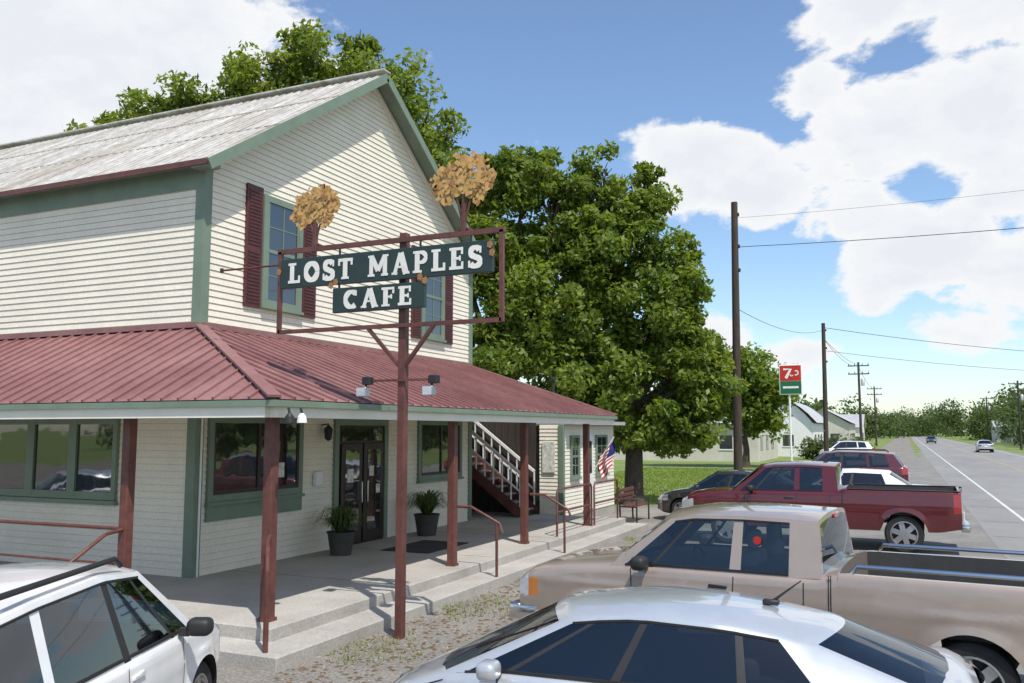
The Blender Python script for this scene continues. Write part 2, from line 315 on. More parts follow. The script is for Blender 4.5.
for yc in (12.08,17.45):
    window_x(b,yc-.42,yc+.42,4.72,6.42,cols=2)
    b.box(CX+.0355,CX+.0362,yc-.38,yc+.38,5.6,6.42,WALLFAR) if False else None
    for s in (-1,1):
        ya=yc+s*.56; yb=yc+s*.95; a,c=min(ya,yb),max(ya,yb)
        b.box(CX+.0,CX+.05,a,c,4.55,6.62,SHUT)
        for (za,zb_) in ((4.62,5.5),(5.6,6.55)):
            zz=za
            while zz<zb_: b.box(CX+.05,CX+.062,a+.05,c-.05,zz,zz+.03,SHUT); zz+=.06
b.finish('upper_windows_shutters',house)
b=MB()
for (y0,y1,k) in ((10.55,12.65,0),(16.95,18.8,1)):
    window_x(b,y0,y1,1.5,2.62,sash=False)
    ym=(y0+y1)/2; b.box(CX+.03,CX+.058,ym-.03,ym+.03,1.5,2.62,DARKW)
    b.box(CX+.036,CX+.05,y0,y0+.05,1.5,2.62,DARKW); b.box(CX+.036,CX+.05,y1-.05,y1,1.5,2.62,DARKW)
    b.box(CX+.036,CX+.05,y0+.05,y1-.05,1.5,1.56,DARKW)
b.box(CX+.0,CX+.05,10.44,12.76,1.1,1.34,GREEN)
b.box(CX+.051,CX+.056,12.0,12.25,1.7,1.95,PAPER)
xx=-11.5
def window_y(x0,x1):
    b.box(x0,x1,CY0-.035,CY0,1.5,2.62,GLASS)
    b.box(x0-.05,x0+.04,CY0-.07,CY0,1.4,2.72,GREEN); b.box(x1-.04,x1+.05,CY0-.07,CY0,1.4,2.72,GREEN)
    b.box(x0+.04,x1-.04,CY0-.068,CY0,2.60,2.72,GREEN); b.box(x0+.04,x1-.04,CY0-.068,CY0,1.4,1.52,GREEN)
for k in range(10):
    if k%4==3: xx-=1.0; continue
    window_y(xx-.9,xx); xx-=1.0
b.box(-14.6,-11.42,CY0-.09,CY0,1.32,1.39,GREEN)
b.finish('lower_windows',house)
b=MB()
b.box(CX,CX+.03,13.85,15.45,.3,2.6,DARKW)
for (a,c) in ((13.92,14.62),(14.68,15.38)):
    b.rbox(CX+.02,CX+.07,a,c,.33,2.25,DARKW,.01); b.box(CX+.07,CX+.078,a+.12,c-.12,.55,2.12,GLASS)
    b.tube([(CX+.12,(c-.07 if a<14 else a+.07),1.1),(CX+.12,(c-.07 if a<14 else a+.07),1.5)],.012,CHROME)
b.box(CX+.02,CX+.05,13.95,15.35,2.3,2.55,GLASS)
for (ya,za,w_,h_) in ((14.1,1.5,.2,.26),(14.85,1.6,.16,.2),(15.1,1.25,.14,.18)): b.box(CX+.079,CX+.083,ya,ya+w_,za,za+h_,PAPER)
b.box(CX,CX+.06,13.72,13.85,.3,2.72,GREEN); b.box(CX,CX+.06,15.45,15.58,.3,2.72,GREEN); b.box(CX,CX+.06,13.85,15.45,2.6,2.72,GREEN)
b.finish('entrance_doors',house)
b=MB()
b.rbox(-30,-6.55,8.0,21.6,.0,.30,CONC,.012,1); b.rbox(-30,-6.05,7.5,21.9,-.1,.152,CONC,.012,1)
b.box(-8.9,-7.9,13.9,15.5,.30,.315,MAT_)
for y in (11.0,14.0,17.0,20.0): b.box(-9.8,-6.56,y,y+.012,.2995,.3015,DARK)
b.finish('porch_slab_steps',house)
b=MB(); WX=CX+.02; EX=-6.5; EY=7.9; WZ=4.09; PE=2.86; FY=20.8; HY=19.4
b.face([(EX,EY,PE),(EX,FY,PE),(WX,HY,WZ),(WX,CY0,WZ)],PROOF); b.face([(XL,EY,PE),(EX,EY,PE),(WX,CY0,WZ),(XL,CY0,WZ)],PROOF)
b.face([(EX,FY,PE),(WX-1.0,FY,PE),(WX-1.0,HY,WZ),(WX,HY,WZ)],PROOF)
def rib(a,c): b.beam(a,c,.03,.035,PROOF)
y=EY+.1
while y<FY:
    if y<CY0: t=(y-EY)/(CY0-EY)
    elif y>HY: t=(FY-y)/(FY-HY)
    else: t=1
    if t>.03: rib((EX,y,PE+.015),(EX+(WX-EX)*t,y,PE+(WZ-PE)*t+.015))
    y+=.27
x=EX-.1
while x>XL:
    t=min(1,(EX-x)/(EX-WX))
    if t>.03: rib((x,EY,PE+.015),(x,EY+(CY0-EY)*t,PE+(WZ-PE)*t+.015))
    x-=.27
b.beam((EX,EY,PE+.03),(WX,CY0,WZ+.03),.16,.03,PROOF); b.beam((EX,FY,PE+.03),(WX,HY,WZ+.03),.16,.03,PROOF)
b.beam((WX+.03,CY0,WZ+.03),(WX+.03,HY,WZ+.03),.08,.08,PROOF); b.beam((XL,CY0-.05,WZ+.03),(WX,CY0-.05,WZ+.03),.08,.08,PROOF)
b.finish('porch_roof',house)
b=MB()
b.box(EX-.03,EX+.02,EY,FY,PE-.085,PE-.012,GREEN); b.box(XL,EX+.02,EY-.02,EY+.0,PE-.085,PE-.012,GREEN)
b.box(EX-.15,EX-.035,EY+.1,FY-.1,PE-.21,PE-.05,CREAM2); b.box(XL,EX-.15,EY+.02,EY+.16,PE-.21,PE-.05,CREAM2)
b.box(EX-2.5,EX-.03,FY-.03,FY+.02,PE-.13,PE-.012,GREEN)
b.face([(XL,EY+.16,PE-.1),(EX-.15,EY+.16,PE-.1),(EX-.15,FY-.1,PE-.1),(XL,FY-.1,PE-.1)],WHITEP)
b.finish('porch_fascia_ceiling',house)
b=MB()
for (x,y) in ((-6.85,8.3),(-6.85,12.85),(-6.88,15.9),(-6.85,19.5),(-9.15,8.3),(-13.2,8.3),(-17.5,8.3)):
    b.rbox(x-.065,x+.065,y-.065,y+.065,.30,PE-.1,MAROON,.008,1); b.box(x-.08,x+.08,y-.08,y+.08,.301,.34,MAROON)
b.finish('porch_posts',house)
b=MB(); R=.024
b.tube([(-6.8,12.95,1.25),(-6.55,12.95,1.25),(-6.05,12.97,1.0),(-6.0,12.97,.85)],R,MAROON); b.tube([(-6.1,12.97,.15),(-6.1,12.97,1.03)],R,MAROON)
b.tube([(-6.8,16.0,1.25),(-6.5,16.0,1.25),(-6.0,16.0,.98),(-5.95,16.0,.85)],R,MAROON); b.tube([(-6.08,16.0,.15),(-6.08,16.0,1.02)],R,MAROON)
b.tube([(-6.8,8.25,1.28),(-6.62,8.0,1.25),(-6.3,7.62,.95)],R,MAROON); b.tube([(-6.3,7.62,0.1),(-6.3,7.62,1.0)],R+.005,MAROON)
b.tube([(-9.15,8.3,1.25),(-9.1,7.95,1.22),(-9.05,7.3,.88),(-9.05,7.25,.7)],R,MAROON); b.tube([(-9.05,7.3,0),(-9.05,7.3,.9)],R,MAROON)
b.tube([(-9.15,8.28,1.25),(-20,8.28,1.25)],R,MAROON); b.tube([(-9.15,8.28,.8),(-20,8.28,.8)],R*.7,MAROON)
for (ya,yb) in ((17.2,19.4),(19.6,21.4)):
    b.tube([(-6.7,ya,.3),(-6.7,ya,1.2),(-6.7,ya+.06,1.27),(-6.7,yb-.06,1.27),(-6.7,yb,1.2),(-6.7,yb,.3)],R,MAROON); b.tube([(-6.7,ya,.8),(-6.7,yb,.8)],R*.8,MAROON)
b.finish('handrails',house,smooth=50)
b=MB()
for (x,y) in ((-6.4,8.05),(-6.42,8.3)):
    b.lathe([(.02,.08),(.05,.04),(.06,-.03),(.0,-.03)],DARK if y<8.2 else WHITE,(x,y,PE-.24),n=12)
    b.tube([(x,y,PE-.17),(x-.02,y,PE-.1)],.015,DARK)
b.lathe([(.01,.16),(.09,.08),(.07,-.1),(.02,-.14)],DARK,(CX+.16,13.35,2.45),n=6); b.tube([(CX,13.35,2.6),(CX+.16,13.35,2.62)],.012,DARK)
b.rbox(CX+.02,CX+.08,16.1,16.3,1.5,1.8,PAPER,.01,1); b.rbox(CX+.02,CX+.1,13.1,13.3,1.5,1.75,WHITE,.01,1)
b.tube([(CX+.05,10.28,.3),(CX+.05,10.28,2.8)],.018,WHITE,6)
b.finish('porch_lights',house)
# open stairway at the end of the porch
b=MB(); X0=-9.0; ya,yb=20.55,21.45
for i in range(11):
    b.box(X0-.27-i*.25,X0-i*.25,ya,yb,.30+i*.19+.14,.30+i*.19+.18,WOODG); b.box(X0-.04-i*.25,X0-.02-i*.25,ya+.03,yb-.03,.30+i*.19+.0,.30+i*.19+.139,DARKW)
for yy in (ya-.02,yb+.02): b.beam((X0+.02,yy,.38),(X0-2.9,yy,2.6),.04,.26,MAROON)
for yy in (ya-.02,yb+.02):
    b.beam((X0,yy,1.42),(X0-2.9,yy,3.62),.05,.07,WHITE); b.beam((X0,yy,.95),(X0-2.9,yy,3.15),.03,.04,WHITE)
    for i in range(12): b.box(X0-.02-i*.25,X0+.01-i*.25,yy-.015,yy+.015,.45+i*.19,1.42+i*.19,WHITE)
b.finish('outside_stairs',house)
AX=-8.25
b=MB(); z=.25
while z<2.6:
    b.face([(AX+.014,21.6,z),(AX+.014,26,z),(AX,26,z+.1),(AX,21.6,z+.1)],CREAM); b.face([(AX,21.6,z),(AX,26,z),(AX+.014,26,z),(AX+.014,21.6,z)],LIPSHADE_SEAM)
    b.face([(-8.9,21.584,z),(AX,21.584,z),(AX,21.6,z+.1),(-8.9,21.6,z+.1)],CREAM); z+=.1
x=-16
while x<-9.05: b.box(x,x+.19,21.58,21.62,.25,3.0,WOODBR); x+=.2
b.face([(AX,26,0),(-16,26,0),(-16,26,2.65),(AX,26,2.65)],CREAM)
b.box(-16.2,AX+.3,21.65,26.3,2.66,2.76,ROOFFAR); b.box(AX-.1,AX+.03,21.56,21.7,.0,2.66,GREEN); b.box(-16,AX,21.63,25.98,0,.24,CONC)
window_x(b,22.2,22.75,1.3,2.3,X=AX,fr=.07,cols=2); window_x(b,24.3,25.2,1.3,2.3,X=AX,fr=.07,cols=2)
b.box(AX+.0,AX+.05,23.1,23.95,.3,2.35,WHITE); b.box(AX+.05,AX+.058,23.25,23.8,1.3,2.2,GLASS)
b.box(-8.8,-8.45,21.54,21.57,1.4,2.2,PAPER); b.tube([(-8.9,22.6,2.7),(-8.9,22.6,3.9)],.05,DARK,8); b.lathe([(.05,3.88),(.1,3.9),(.1,3.96),(0,4.0)],DARK,(-8.9,22.6,0),n=10)
b.finish('annex_wing',house)
def potted(name,x,y,s=1):
    r=empty(name,(x,y,.302)); b=MB()
    b.lathe([(.0,0),(.15*s,0),(.2*s,.3*s),(.22*s,.34*s),(.2*s,.34*s),(.18*s,.3*s),(0,.3*s)],TERRA,n=20); b.finish('pot',r,smooth=40)
    b=MB()
    for i in range(220):
        a=random.random()*6.28; ln=random.uniform(.15,.5)*s; up=random.uniform(.3,.72)*s; wd=.015
        pts=[]
        for k in range(6):
            t=k/5; rr=.04+ln*t; zz=.3*s+up*(1.9*t-1.55*t*t); pts.append((rr*math.cos(a),rr*math.sin(a),zz))
        for k in range(5):
            w0=wd*(1.2-k/5);w1=wd*(1.2-(k+1)/5); nx,ny=-math.sin(a),math.cos(a); p,q=pts[k],pts[k+1]
            b.face([(p[0]+nx*w0,p[1]+ny*w0,p[2]),(p[0]-nx*w0,p[1]-ny*w0,p[2]),(q[0]-nx*w1,q[1]-ny*w1,q[2]),(q[0]+nx*w1,q[1]+ny*w1,q[2])],LEAFF)
    b.finish('fronds',r,recalc=False)
potted('potted_fern',-9.25,13.15,1.2); potted('potted_fern',-9.3,16.3,1.3)
fl=empty('american_flag',(-6.9,20.3,0)); b=MB()
b.tube([(0,0,1.6),(.45,.1,2.35)],.012,WHITE)
nx_,nz_=10,13
def fp(i,j):
    u=i/nx_; v=j/nz_; return (.42-.32*u+.05*math.sin(v*5+u*3),.1+.07*math.sin(u*9+v*2),2.28-.62*v-.35*u)
for i in range(nx_):
    for j in range(nz_):
        m=BLUE if (j<7 and i<4) else (REDP if j%2==0 else WHITE); b.face([fp(i,j),fp(i+1,j),fp(i+1,j+1),fp(i,j+1)],m)
b.finish('flag_cloth',fl,recalc=False)
bn=empty('park_bench',(-6.9,23.8,0)); b=MB()
for k in range(4): b.rbox(-.7,.7,-.2+k*.12,-.1+k*.12,.44,.47,MAROON,.008,1)
for k in range(3): b.rbox(-.7,.7,.27,.3,.55+k*.13,.65+k*.13,MAROON,.008,1)
for s in (-.6,.6):
    b.tube([(s,-.18,0),(s,-.18,.62),(s,.28,.62)],.025,DARK); b.tube([(s,.28,0),(s,.32,.95)],.025,DARK); b.tube([(s,-.18,.43),(s,.28,.43)],.02,DARK)
b.finish('bench_frame',bn,smooth=40); bn.rotation_euler=(0,0,1.57)
# ---------------------------------------------------------------- hanging sign
SX,SY=-5.67,9.31
sign=empty('cafe_sign',(SX,SY,0)); b=MB()
b.rbox(-.05,.05,-.05,.05,0,4.98,MAROON,.006,1)
x0,x1=-1.88,1.39; zt_,zb__=4.88,3.80; FYY=-.08
b.beam((x0-.04,FYY,zt_),(x1+.04,FYY,zt_),.05,.06,MAROON); b.beam((x0,FYY,zb__),(x1,FYY,zb__),.05,.05,MAROON)
b.beam((x0,FYY,zb__-.02),(x0,FYY,zt_+.0),.05,.05,MAROON,(0,1,0)); b.beam((x1,FYY,zb__-.02),(x1,FYY,zt_+.0),.05,.05,MAROON,(0,1,0))
b.tube([(x0-1.0,FYY,4.71),(-.9,FYY,4.71)],.014,MAROON); b.tube([(x0-1.02,FYY,4.68),(x0-1.02,FYY,4.74)],.025,DARK)
b.beam((0,-.02,3.25),(-.48,FYY,3.79),.04,.05,MAROON,(0,1,0)); b.beam((0,-.02,3.25),(.48,FYY,3.79),.04,.05,MAROON,(0,1,0))
b.beam((-.55,-.06,3.12),(.5,-.06,3.12),.03,.03,MAROON)
b.finish('post_frame',sign)
b=MB(); BY=-.12
b.rbox(-1.82,1.3,BY-.03,BY+.03,4.37,4.76,SIGNG,.006,1); b.rbox(-.98,.38,BY-.03,BY+.03,4.0,4.32,SIGNG,.006,1)
for x in (-1.6,-.9,.3,1.0): b.beam((x,BY,4.75),(x,BY,4.84),.02,.02,DARK,(0,1,0))
for x in (-.9,.25): b.beam((x,BY,4.31),(x,BY,4.38),.02,.02,DARK,(0,1,0))
b.finish('sign_boards',sign)
def arc(cx,cy,rx,ry,a0,a1,n=14): return [(cx+rx*math.cos(math.radians(a0+(a1-a0)*k/n)),cy+ry*math.sin(math.radians(a0+(a1-a0)*k/n))) for k in range(n+1)]
LET={
'L':(.66,[([(.2,0),(.2,1)],.23),([(0,.94),(.42,.94)],.12),([(0,.07),(.62,.07)],.14),([(.59,0),(.59,.36)],.11)]),
'O':(.84,[(arc(.42,.5,.3,.4,0,360,22),.21)]),
'S':(.64,[(arc(.32,.72,.2,.2,20,250,12)+arc(.32,.28,.22,.2,80,-160,12),.19),([(.55,.66),(.55,.97)],.09),([(.06,.03),(.06,.34)],.09)]),
'T':(.74,[([(.37,0),(.37,1)],.23),([(0,.92),(.74,.92)],.15),([(.05,.66),(.05,.97)],.1),([(.69,.66),(.69,.97)],.1),([(.18,.05),(.56,.05)],.11)]),
'M':(1.0,[([(.17,0),(.17,1)],.19),([(.83,0),(.83,1)],.21),([(.17,.97),(.5,.25)],.17),([(.83,.97),(.5,.25)],.15),([(0,.05),(.34,.05)],.11),([(.66,.05),(1,.05)],.11),([(0,.95),(.2,.95)],.1),([(.8,.95),(1,.95)],.1)]),
'A':(.86,[([(.14,0),(.41,1)],.14),([(.7,0),(.43,1)],.23),([(.22,.34),(.62,.34)],.1),([(0,.05),(.28,.05)],.11),([(.54,.05),(.86,.05)],.11)]),
'P':(.7,[([(.2,0),(.2,1)],.23),([(.1,.93)]+arc(.38,.7,.22,.23,90,-90,10)+[(.2,.47)],.15),([(0,.05),(.42,.05)],.11),([(0,.95),(.2,.95)],.11)]),
'E':(.68,[([(.2,0),(.2,1)],.23),([(0,.93),(.6,.93)],.13),([(.2,.5),(.48,.5)],.12),([(0,.07),(.62,.07)],.14),([(.59,0),(.59,.34)],.1),([(.57,.68),(.57,1)],.1),([(.48,.38),(.48,.62)],.08)]),
'F':(.64,[([(.2,0),(.2,1)],.23),([(0,.93),(.6,.93)],.13),([(.2,.5),(.48,.5)],.12),([(0,.05),(.4,.05)],.11),([(.57,.66),(.57,1)],.1),([(.48,.38),(.48,.62)],.08)]),
'C':(.74,[(arc(.42,.5,.3,.4,50,310,20),.2),([(.64,.68),(.64,.97)],.1)]),
' ':(.45,[]),
'7':(.7,[([(.05,.9),(.68,.9),(.25,0)],.2)])}
def write(b,txt,xc,zc,h,width,ysurf,m,flip=1):
    tot=sum(LET[c][0]+.16 for c in txt)-.16; sx=width/tot; cur=-tot/2; k=0
    for ch in txt:
        wd,st=LET[ch]
        for pts,th in st:
            k+=1; yo=ysurf-flip*(.004+.0012*(k%5)); rr=[]
            n=len(pts)
            for i,p in enumerate(pts):
                a=pts[max(i-1,0)];c=pts[min(i+1,n-1)]; dx,dz=(c[0]-a[0])*sx,(c[1]-a[1])*h; l_=math.hypot(dx,dz) or 1; nx,nz=-dz/l_,dx/l_
                t=th*(sx*abs(nx)+h*abs(nz))*.5
                X=(cur+p[0])*sx; Z=(p[1]-.5)*h
                rr.append(((xc+flip*(X+nx*t),yo,zc+Z+nz*t),(xc+flip*(X-nx*t),yo,zc+Z-nz*t)))
            for i in range(len(rr)-1): b.face([rr[i][0],rr[i][1],rr[i+1][1],rr[i+1][0]],m)
        cur+=wd+.16
b=MB()
for fp_,ys in ((1,BY-.03),(-1,BY+.03)):
    write(b,'LOST MAPLES',-.26,4.565,.27,2.86,ys,LETTER,fp_); write(b,'CAFE',-.30,4.16,.24,1.02,ys,LETTER,fp_)
b.finish('sign_letters',sign,recalc=False)
def cutout(name,cx,cz,rx,rz,tz):
    b=MB(); k=0
    for i in range(26):
        a=i*2.4; q=math.sqrt((i+.5)/26); x=cx+rx*q*math.cos(a)*.82; z=cz+rz*q*math.sin(a)*.8; r=random.uniform(.06,.095)
        if z<cz-rz*.5 and abs(x-cx)<.12: continue
        y0=-.075+.0011*i; ring=[(x+r*math.cos(t*math.pi/6+i)*random.uniform(.8,1.2),z+r*math.sin(t*math.pi/6+i)*random.uniform(.8,1.2)) for t in range(12)]
        b.face([(p[0],y0,p[1]) for p in ring],TAN)
    for i in range(130):
        a=random.random()*6.28; q=math.sqrt(random.random()); x=cx+rx*q*math.cos(a)*.95; z=cz+rz*(q*math.sin(a)*.95)
        if z<cz-rz*.5 and abs(x-cx)<.12: continue
        r=random.uniform(.018,.042); k+=1; y0=-.10+.0005*(k%40)
        ring=[(x+r*math.cos(t*math.pi/3.5+i)*random.uniform(.5,1.4),z+r*math.sin(t*math.pi/3.5+i)*random.uniform(.5,1.4)) for t in range(7)]
        b.face([(p[0],y0,p[1]) for p in ring],TAN if random.random()<.75 else TAND)
    for (dx,w_) in ((0,.035),(-.16,.018),(.18,.018),(.07,.015)):
        b.tube([(cx,-.05,tz),(cx+dx*.2,-.05,tz+.2),(cx+dx,-.05,cz-.05+.1)],[w_*1.4,w_,w_*.4],TREEBR,6)
    b.tube([(cx-.12,-.05,tz),(cx,-.05,tz+.07),(cx+.14,-.05,tz)],.02,TREEBR,6)
    b.finish(name,sign,recalc=False)
cutout('left_tree_emblem',-1.35,5.44,.42,.32,4.9); cutout('right_tree_emblem',.86,5.54,.48,.35,4.9)
b=MB()
for x in (-.5,.45):
    b.beam((x,-.06,3.12),(x,-.08,3.0),.02,.02,DARK)
    b.rbox(x-.08,x+.06,-.17,-.06,2.92,3.04,ALLOY,.01,1); b.box(x-.07,x+.05,-.178,-.171,2.93,3.03,LAMP)
    b.rbox(x-.02,x+.1,-.14,-.04,3.07,3.17,DARK,.01,1)
for (x,z) in ((-1.0,4.36),(-.93,4.4),(.39,4.33),(.32,4.38),(1.3,4.6),(1.27,4.7),(-1.84,4.6)):
    b.face([(x+.05*math.cos(t*1.26)*(1 if t%2 else .8),BY-.04,z+.05*math.sin(t*1.26)) for t in range(5)],TAND)
b.finish('floodlights_ornaments',sign)
# ---------------------------------------------------------------- utility poles
def upole(name,x,y,h,r=.15,arms=False,lean=0):
    e=empty(name,(x,y,0)); b=MB(); b.tube([(0,0,0),(lean*.5,0,h*.5),(lean,0,h)],[r,r*.85,r*.7],POLEW,10)
    if arms:
        for zz in (h-.4,h-1.3): b.beam((-1.1,0,zz),(1.1,0,zz),.1,.12,POLEW)
        for zz in (h-.4,h-1.3):
            for xx in (-1,-.4,.4,1): b.tube([(xx,0,zz),(xx,0,zz+.25)],.04,DARK,6)
        b.lathe([(.18,h-2.6),(.2,h-2.5),(.2,h-1.9),(.1,h-1.8)],ROOFFAR,(.4,0,0),n=12)
    else:
        for zz in (h-.5,h-1.7,h-2.6): b.tube([(0,0,zz),(.25,-.02,zz)],.025,DARK,6); b.tube([(.25,0,zz-.05),(.25,0,zz+.08)],.04,DARK,6)
    b.finish('pole',e,smooth=50)
upole('utility_pole',-5.6,32.5,11.0,.17,lean=.12); upole('utility_pole',-4.8,61.3,9.65,.17,lean=.1); upole('utility_pole',-4.4,103,10,.16,True); upole('utility_pole',-4.2,150,9.5,.15,True); upole('utility_pole',13.7,131,9,.15,True); upole('utility_pole',14.5,190,9,.15,True)
def wire(a,c,sag=.5,r=.012):
    b=MB(); a=Vector(a);c=Vector(c); pts=[a.lerp(c,t/16)-Vector((0,0,sag*4*(t/16)*(1-t/16))) for t in range(17)]; b.tube(pts,r,STEELC,5); return b.finish('power_line',smooth=60)
wire((-5.5,32.5,9.3),(25,25,8.6),.5,.012); wire((-5.5,32.5,10.4),(25,25,10.2),.6,.005); wire((-5.5,32.5,7.0),(-4.7,61.3,9.2),.5,.011)
wire((-4.7,61.3,9.35),(23,100.3,9.4),.5,.018); wire((-4.7,61.3,7.8),(23,100,7.8),.5,.014); wire((-4.7,61.3,8.6),(-4.4,103,9.6),.6,.015); wire((-4.7,61.3,8.6),(-3.4,103,9.6),.6,.015)
wire((-4.4,103,9.6),(-4.2,150,9.1),.6,.02); wire((13.7,131,8.6),(14.5,190,8.6),.5,.02); wire((13.7,131,8.6),(14,60,8.7),.8,.015)
# ---------------------------------------------------------------- soda sign
e=empty('soda_sign',(-6.1,54.2,0)); b=MB()
b.tube([(-.1,0,0),(-.1,0,4.75)],.06,WHITE,8); b.rbox(-.66,.66,-.12,.12,4.62,6.42,WHITE,.03,1); b.box(-.6,.6,-.13,-.121,5.44,6.36,REDP); b.box(-.6,.6,-.13,-.121,4.68,5.42,GRNP)
write(b,'7',-.2,5.9,.6,.46,-.13,WHITE)
for pts in ([(-.02,6.06),(-.02,5.81),(.06,5.71),(.15,5.79),(.15,6.06)],[(.26,5.51),(.26,6.03),(.42,6.03),(.44,5.83),(.26,5.77)]):
    for k in range(len(pts)-1): b.beam((pts[k][0],-.14,pts[k][1]),(pts[k+1][0],-.14,pts[k+1][1]),.008,.07,WHITE)
b.box(-.45,.45,-.135,-.131,5.0,5.12,WHITE); b.finish('sign_box',e)
# ---------------------------------------------------------------- far buildings
def shed(name,x0,x1,y0,y1,h,rh,axis='x',wall=WALLFAR,roof=ROOFFAR,arch=False):
    e=empty(name,((x0+x1)/2,(y0+y1)/2,0)); a=(x1-x0)/2; c=(y1-y0)/2; b=MB()
    b.box(-a,a,-c,c,0,h,wall); n=10 if arch else 2; o=.4
    for k in range(n):
        t0=k/n*2-1;t1=(k+1)/n*2-1; f=(lambda t:h+rh*(1-t*t)) if arch else (lambda t:h+rh*(1-abs(t)))
        if axis=='x':
            b.face([(-a-o,t0*(c+o),f(t0)+.05),(a+o,t0*(c+o),f(t0)+.05),(a+o,t1*(c+o),f(t1)+.05),(-a-o,t1*(c+o),f(t1)+.05)],roof)
            for s in (-a,a): b.face([(s,t0*c,h),(s,t1*c,h),(s,t1*c,f(t1)),(s,t0*c,f(t0))],wall)
        else:
            b.face([(t0*(a+o),-c-o,f(t0)+.05),(t0*(a+o),c+o,f(t0)+.05),(t1*(a+o),c+o,f(t1)+.05),(t1*(a+o),-c-o,f(t1)+.05)],roof)
            for s in (-c,c): b.face([(t0*a,s,h),(t1*a,s,h),(t1*a,s,f(t1)),(t0*a,s,f(t0))],wall)
    x=-a+1.2
    while x<a-1.5: b.box(x,x+1.0,-c-.03,-c,1.0,2.1,GLASS); b.box(x-.08,x+1.08,-c-.05,-c-.031,.9,1.0,WHITE); x+=3
    y=-c+1.5
    while y<c-2: b.box(a,a+.03,y,y+1.2,.9,2.1,GLASS); y+=3.2
    b.finish('shed_body',e,recalc=False)
shed('white_store_building',-30,-10.8,72,84,3.0,1.6); shed('store_building',-15,-8,88,102,3.2,2.4,'y',WHITE,ROOFFAR,True)
shed('store_building',-13,-6.5,120,135,3.4,2,'y'); shed('house_building',-14,-7,165,178,3,2.4,'x',WHITE); shed('metal_shed',18,30,215,227,3.2,1.4,'x',WALLFAR)
shed('house_building',-42,-22,-34,-22,3.4,2.2,'x',WHITE)
# ---------------------------------------------------------------- trees
def leaves(name,lobes,n,size,m,parent=None,sub=.26,seed=1,flat=.75,qm=1.35):
    r_=np.random.default_rng(seed); tot=sum((l[3]**2) for l in lobes); C=[];NN=[]
    for (x,y,z,r) in lobes:
        k=int(n*r*r/tot); ns=max(8,int(26*r)); d=r_.normal(size=(ns,3)); d/=np.linalg.norm(d,axis=1)[:,None]
        q=r_.uniform(.3,qm,ns)**.75; sc0=np.array([x,y,z])+d*(q*r)[:,None]*np.array([1,1,.95]); idx=r_.integers(0,ns,k)
        ss=(sub*r*r_.uniform(.4,1.35,ns)+.07)[idx]
        off=r_.normal(size=(k,3)); off/=np.maximum(1,np.linalg.norm(off,axis=1)/2.0)[:,None]
        C.append(sc0[idx]+off*ss[:,None]*np.array([1,1,flat])); NN.append(d[idx]*.5)
    C=np.concatenate(C);D=np.concatenate(NN); k=len(C)
    nrm=D+r_.normal(size=(k,3))*.75+np.array([0,0,.4]); nrm/=np.linalg.norm(nrm,axis=1)[:,None]
    a=np.cross(nrm,r_.normal(size=(k,3))); a/=np.linalg.norm(a,axis=1)[:,None]; bb_=np.cross(nrm,a)
    s=size*r_.uniform(.6,1.35,k)[:,None]; v=np.empty((k,4,3)); v[:,0]=C-a*s; v[:,1]=C+bb_*s*.5+a*s*.1; v[:,2]=C+a*s; v[:,3]=C-bb_*s*.5+a*s*.1
    me=bpy.data.meshes.new(name); me.vertices.add(k*4); me.vertices.foreach_set('co',v.reshape(-1)); me.loops.add(k*4); me.loops.foreach_set('vertex_index',np.arange(k*4,dtype=np.int32))
    me.polygons.add(k); me.polygons.foreach_set('loop_start',np.arange(0,k*4,4,dtype=np.int32)); me.materials.append(m); me.update(calc_edges=True); me.validate()
    o=bpy.data.objects.new(name,me); sc.collection.objects.link(o)
    if parent: o.parent=parent
    return o
def tree(name,base,lobes,n,size,m,tr=.32,fork=.35,seed=1,sub=.26,qm=1.5):
    e=empty(name); b=MB(); bx,by=base; top=max(l[2] for l in lobes); fz=top*fork
    b.tube([(bx,by,-.1),(bx+.05,by,.4),(bx+.1,by-.05,fz*.6),(bx,by,fz)],[tr*1.5,tr,tr*.85,tr*.75],BARK,12)
    rr=random.Random(seed)
    for (x,y,z,r) in lobes:
        s=Vector((bx,by,fz*rr.uniform(.75,1))); t=Vector((x,y,z)); mid=s.lerp(t,.5)+Vector((rr.uniform(-.4,.4),rr.uniform(-.4,.4),rr.uniform(0,.6)))
        b.tube([s,mid,t],[tr*.5,tr*.3,tr*.1],BARK,7)
        for k in range(7):
            d=Vector((rr.uniform(-1,1),rr.uniform(-1,1),rr.uniform(-.3,1))).normalized()*r*1.15; b.tube([mid.lerp(t,.6),t+d*.5,t+d],[tr*.12,tr*.07,.012],BARK,5)
    b.finish('trunk_limbs',e,smooth=60); leaves('foliage',lobes,n,size,m,e,sub,seed,qm=qm)
tree('shade_tree',(-12.6,27.2),[(-11.9,27.5,11.2,1.15),(-13.3,26.9,8.8,1.3),(-11.1,27.9,9.0,1.3),(-11.4,27.2,6.9,1.55),(-12.7,27,5.6,1.35),(-14.2,27.5,10.4,.95),(-10.6,27.6,4.6,1.25),(-12.9,27.4,11.9,.6),(-12.8,27.6,7.3,1.1),(-10.7,27.9,10.6,.7)],52000,.115,LEAFD,.3,.35,3,.17)
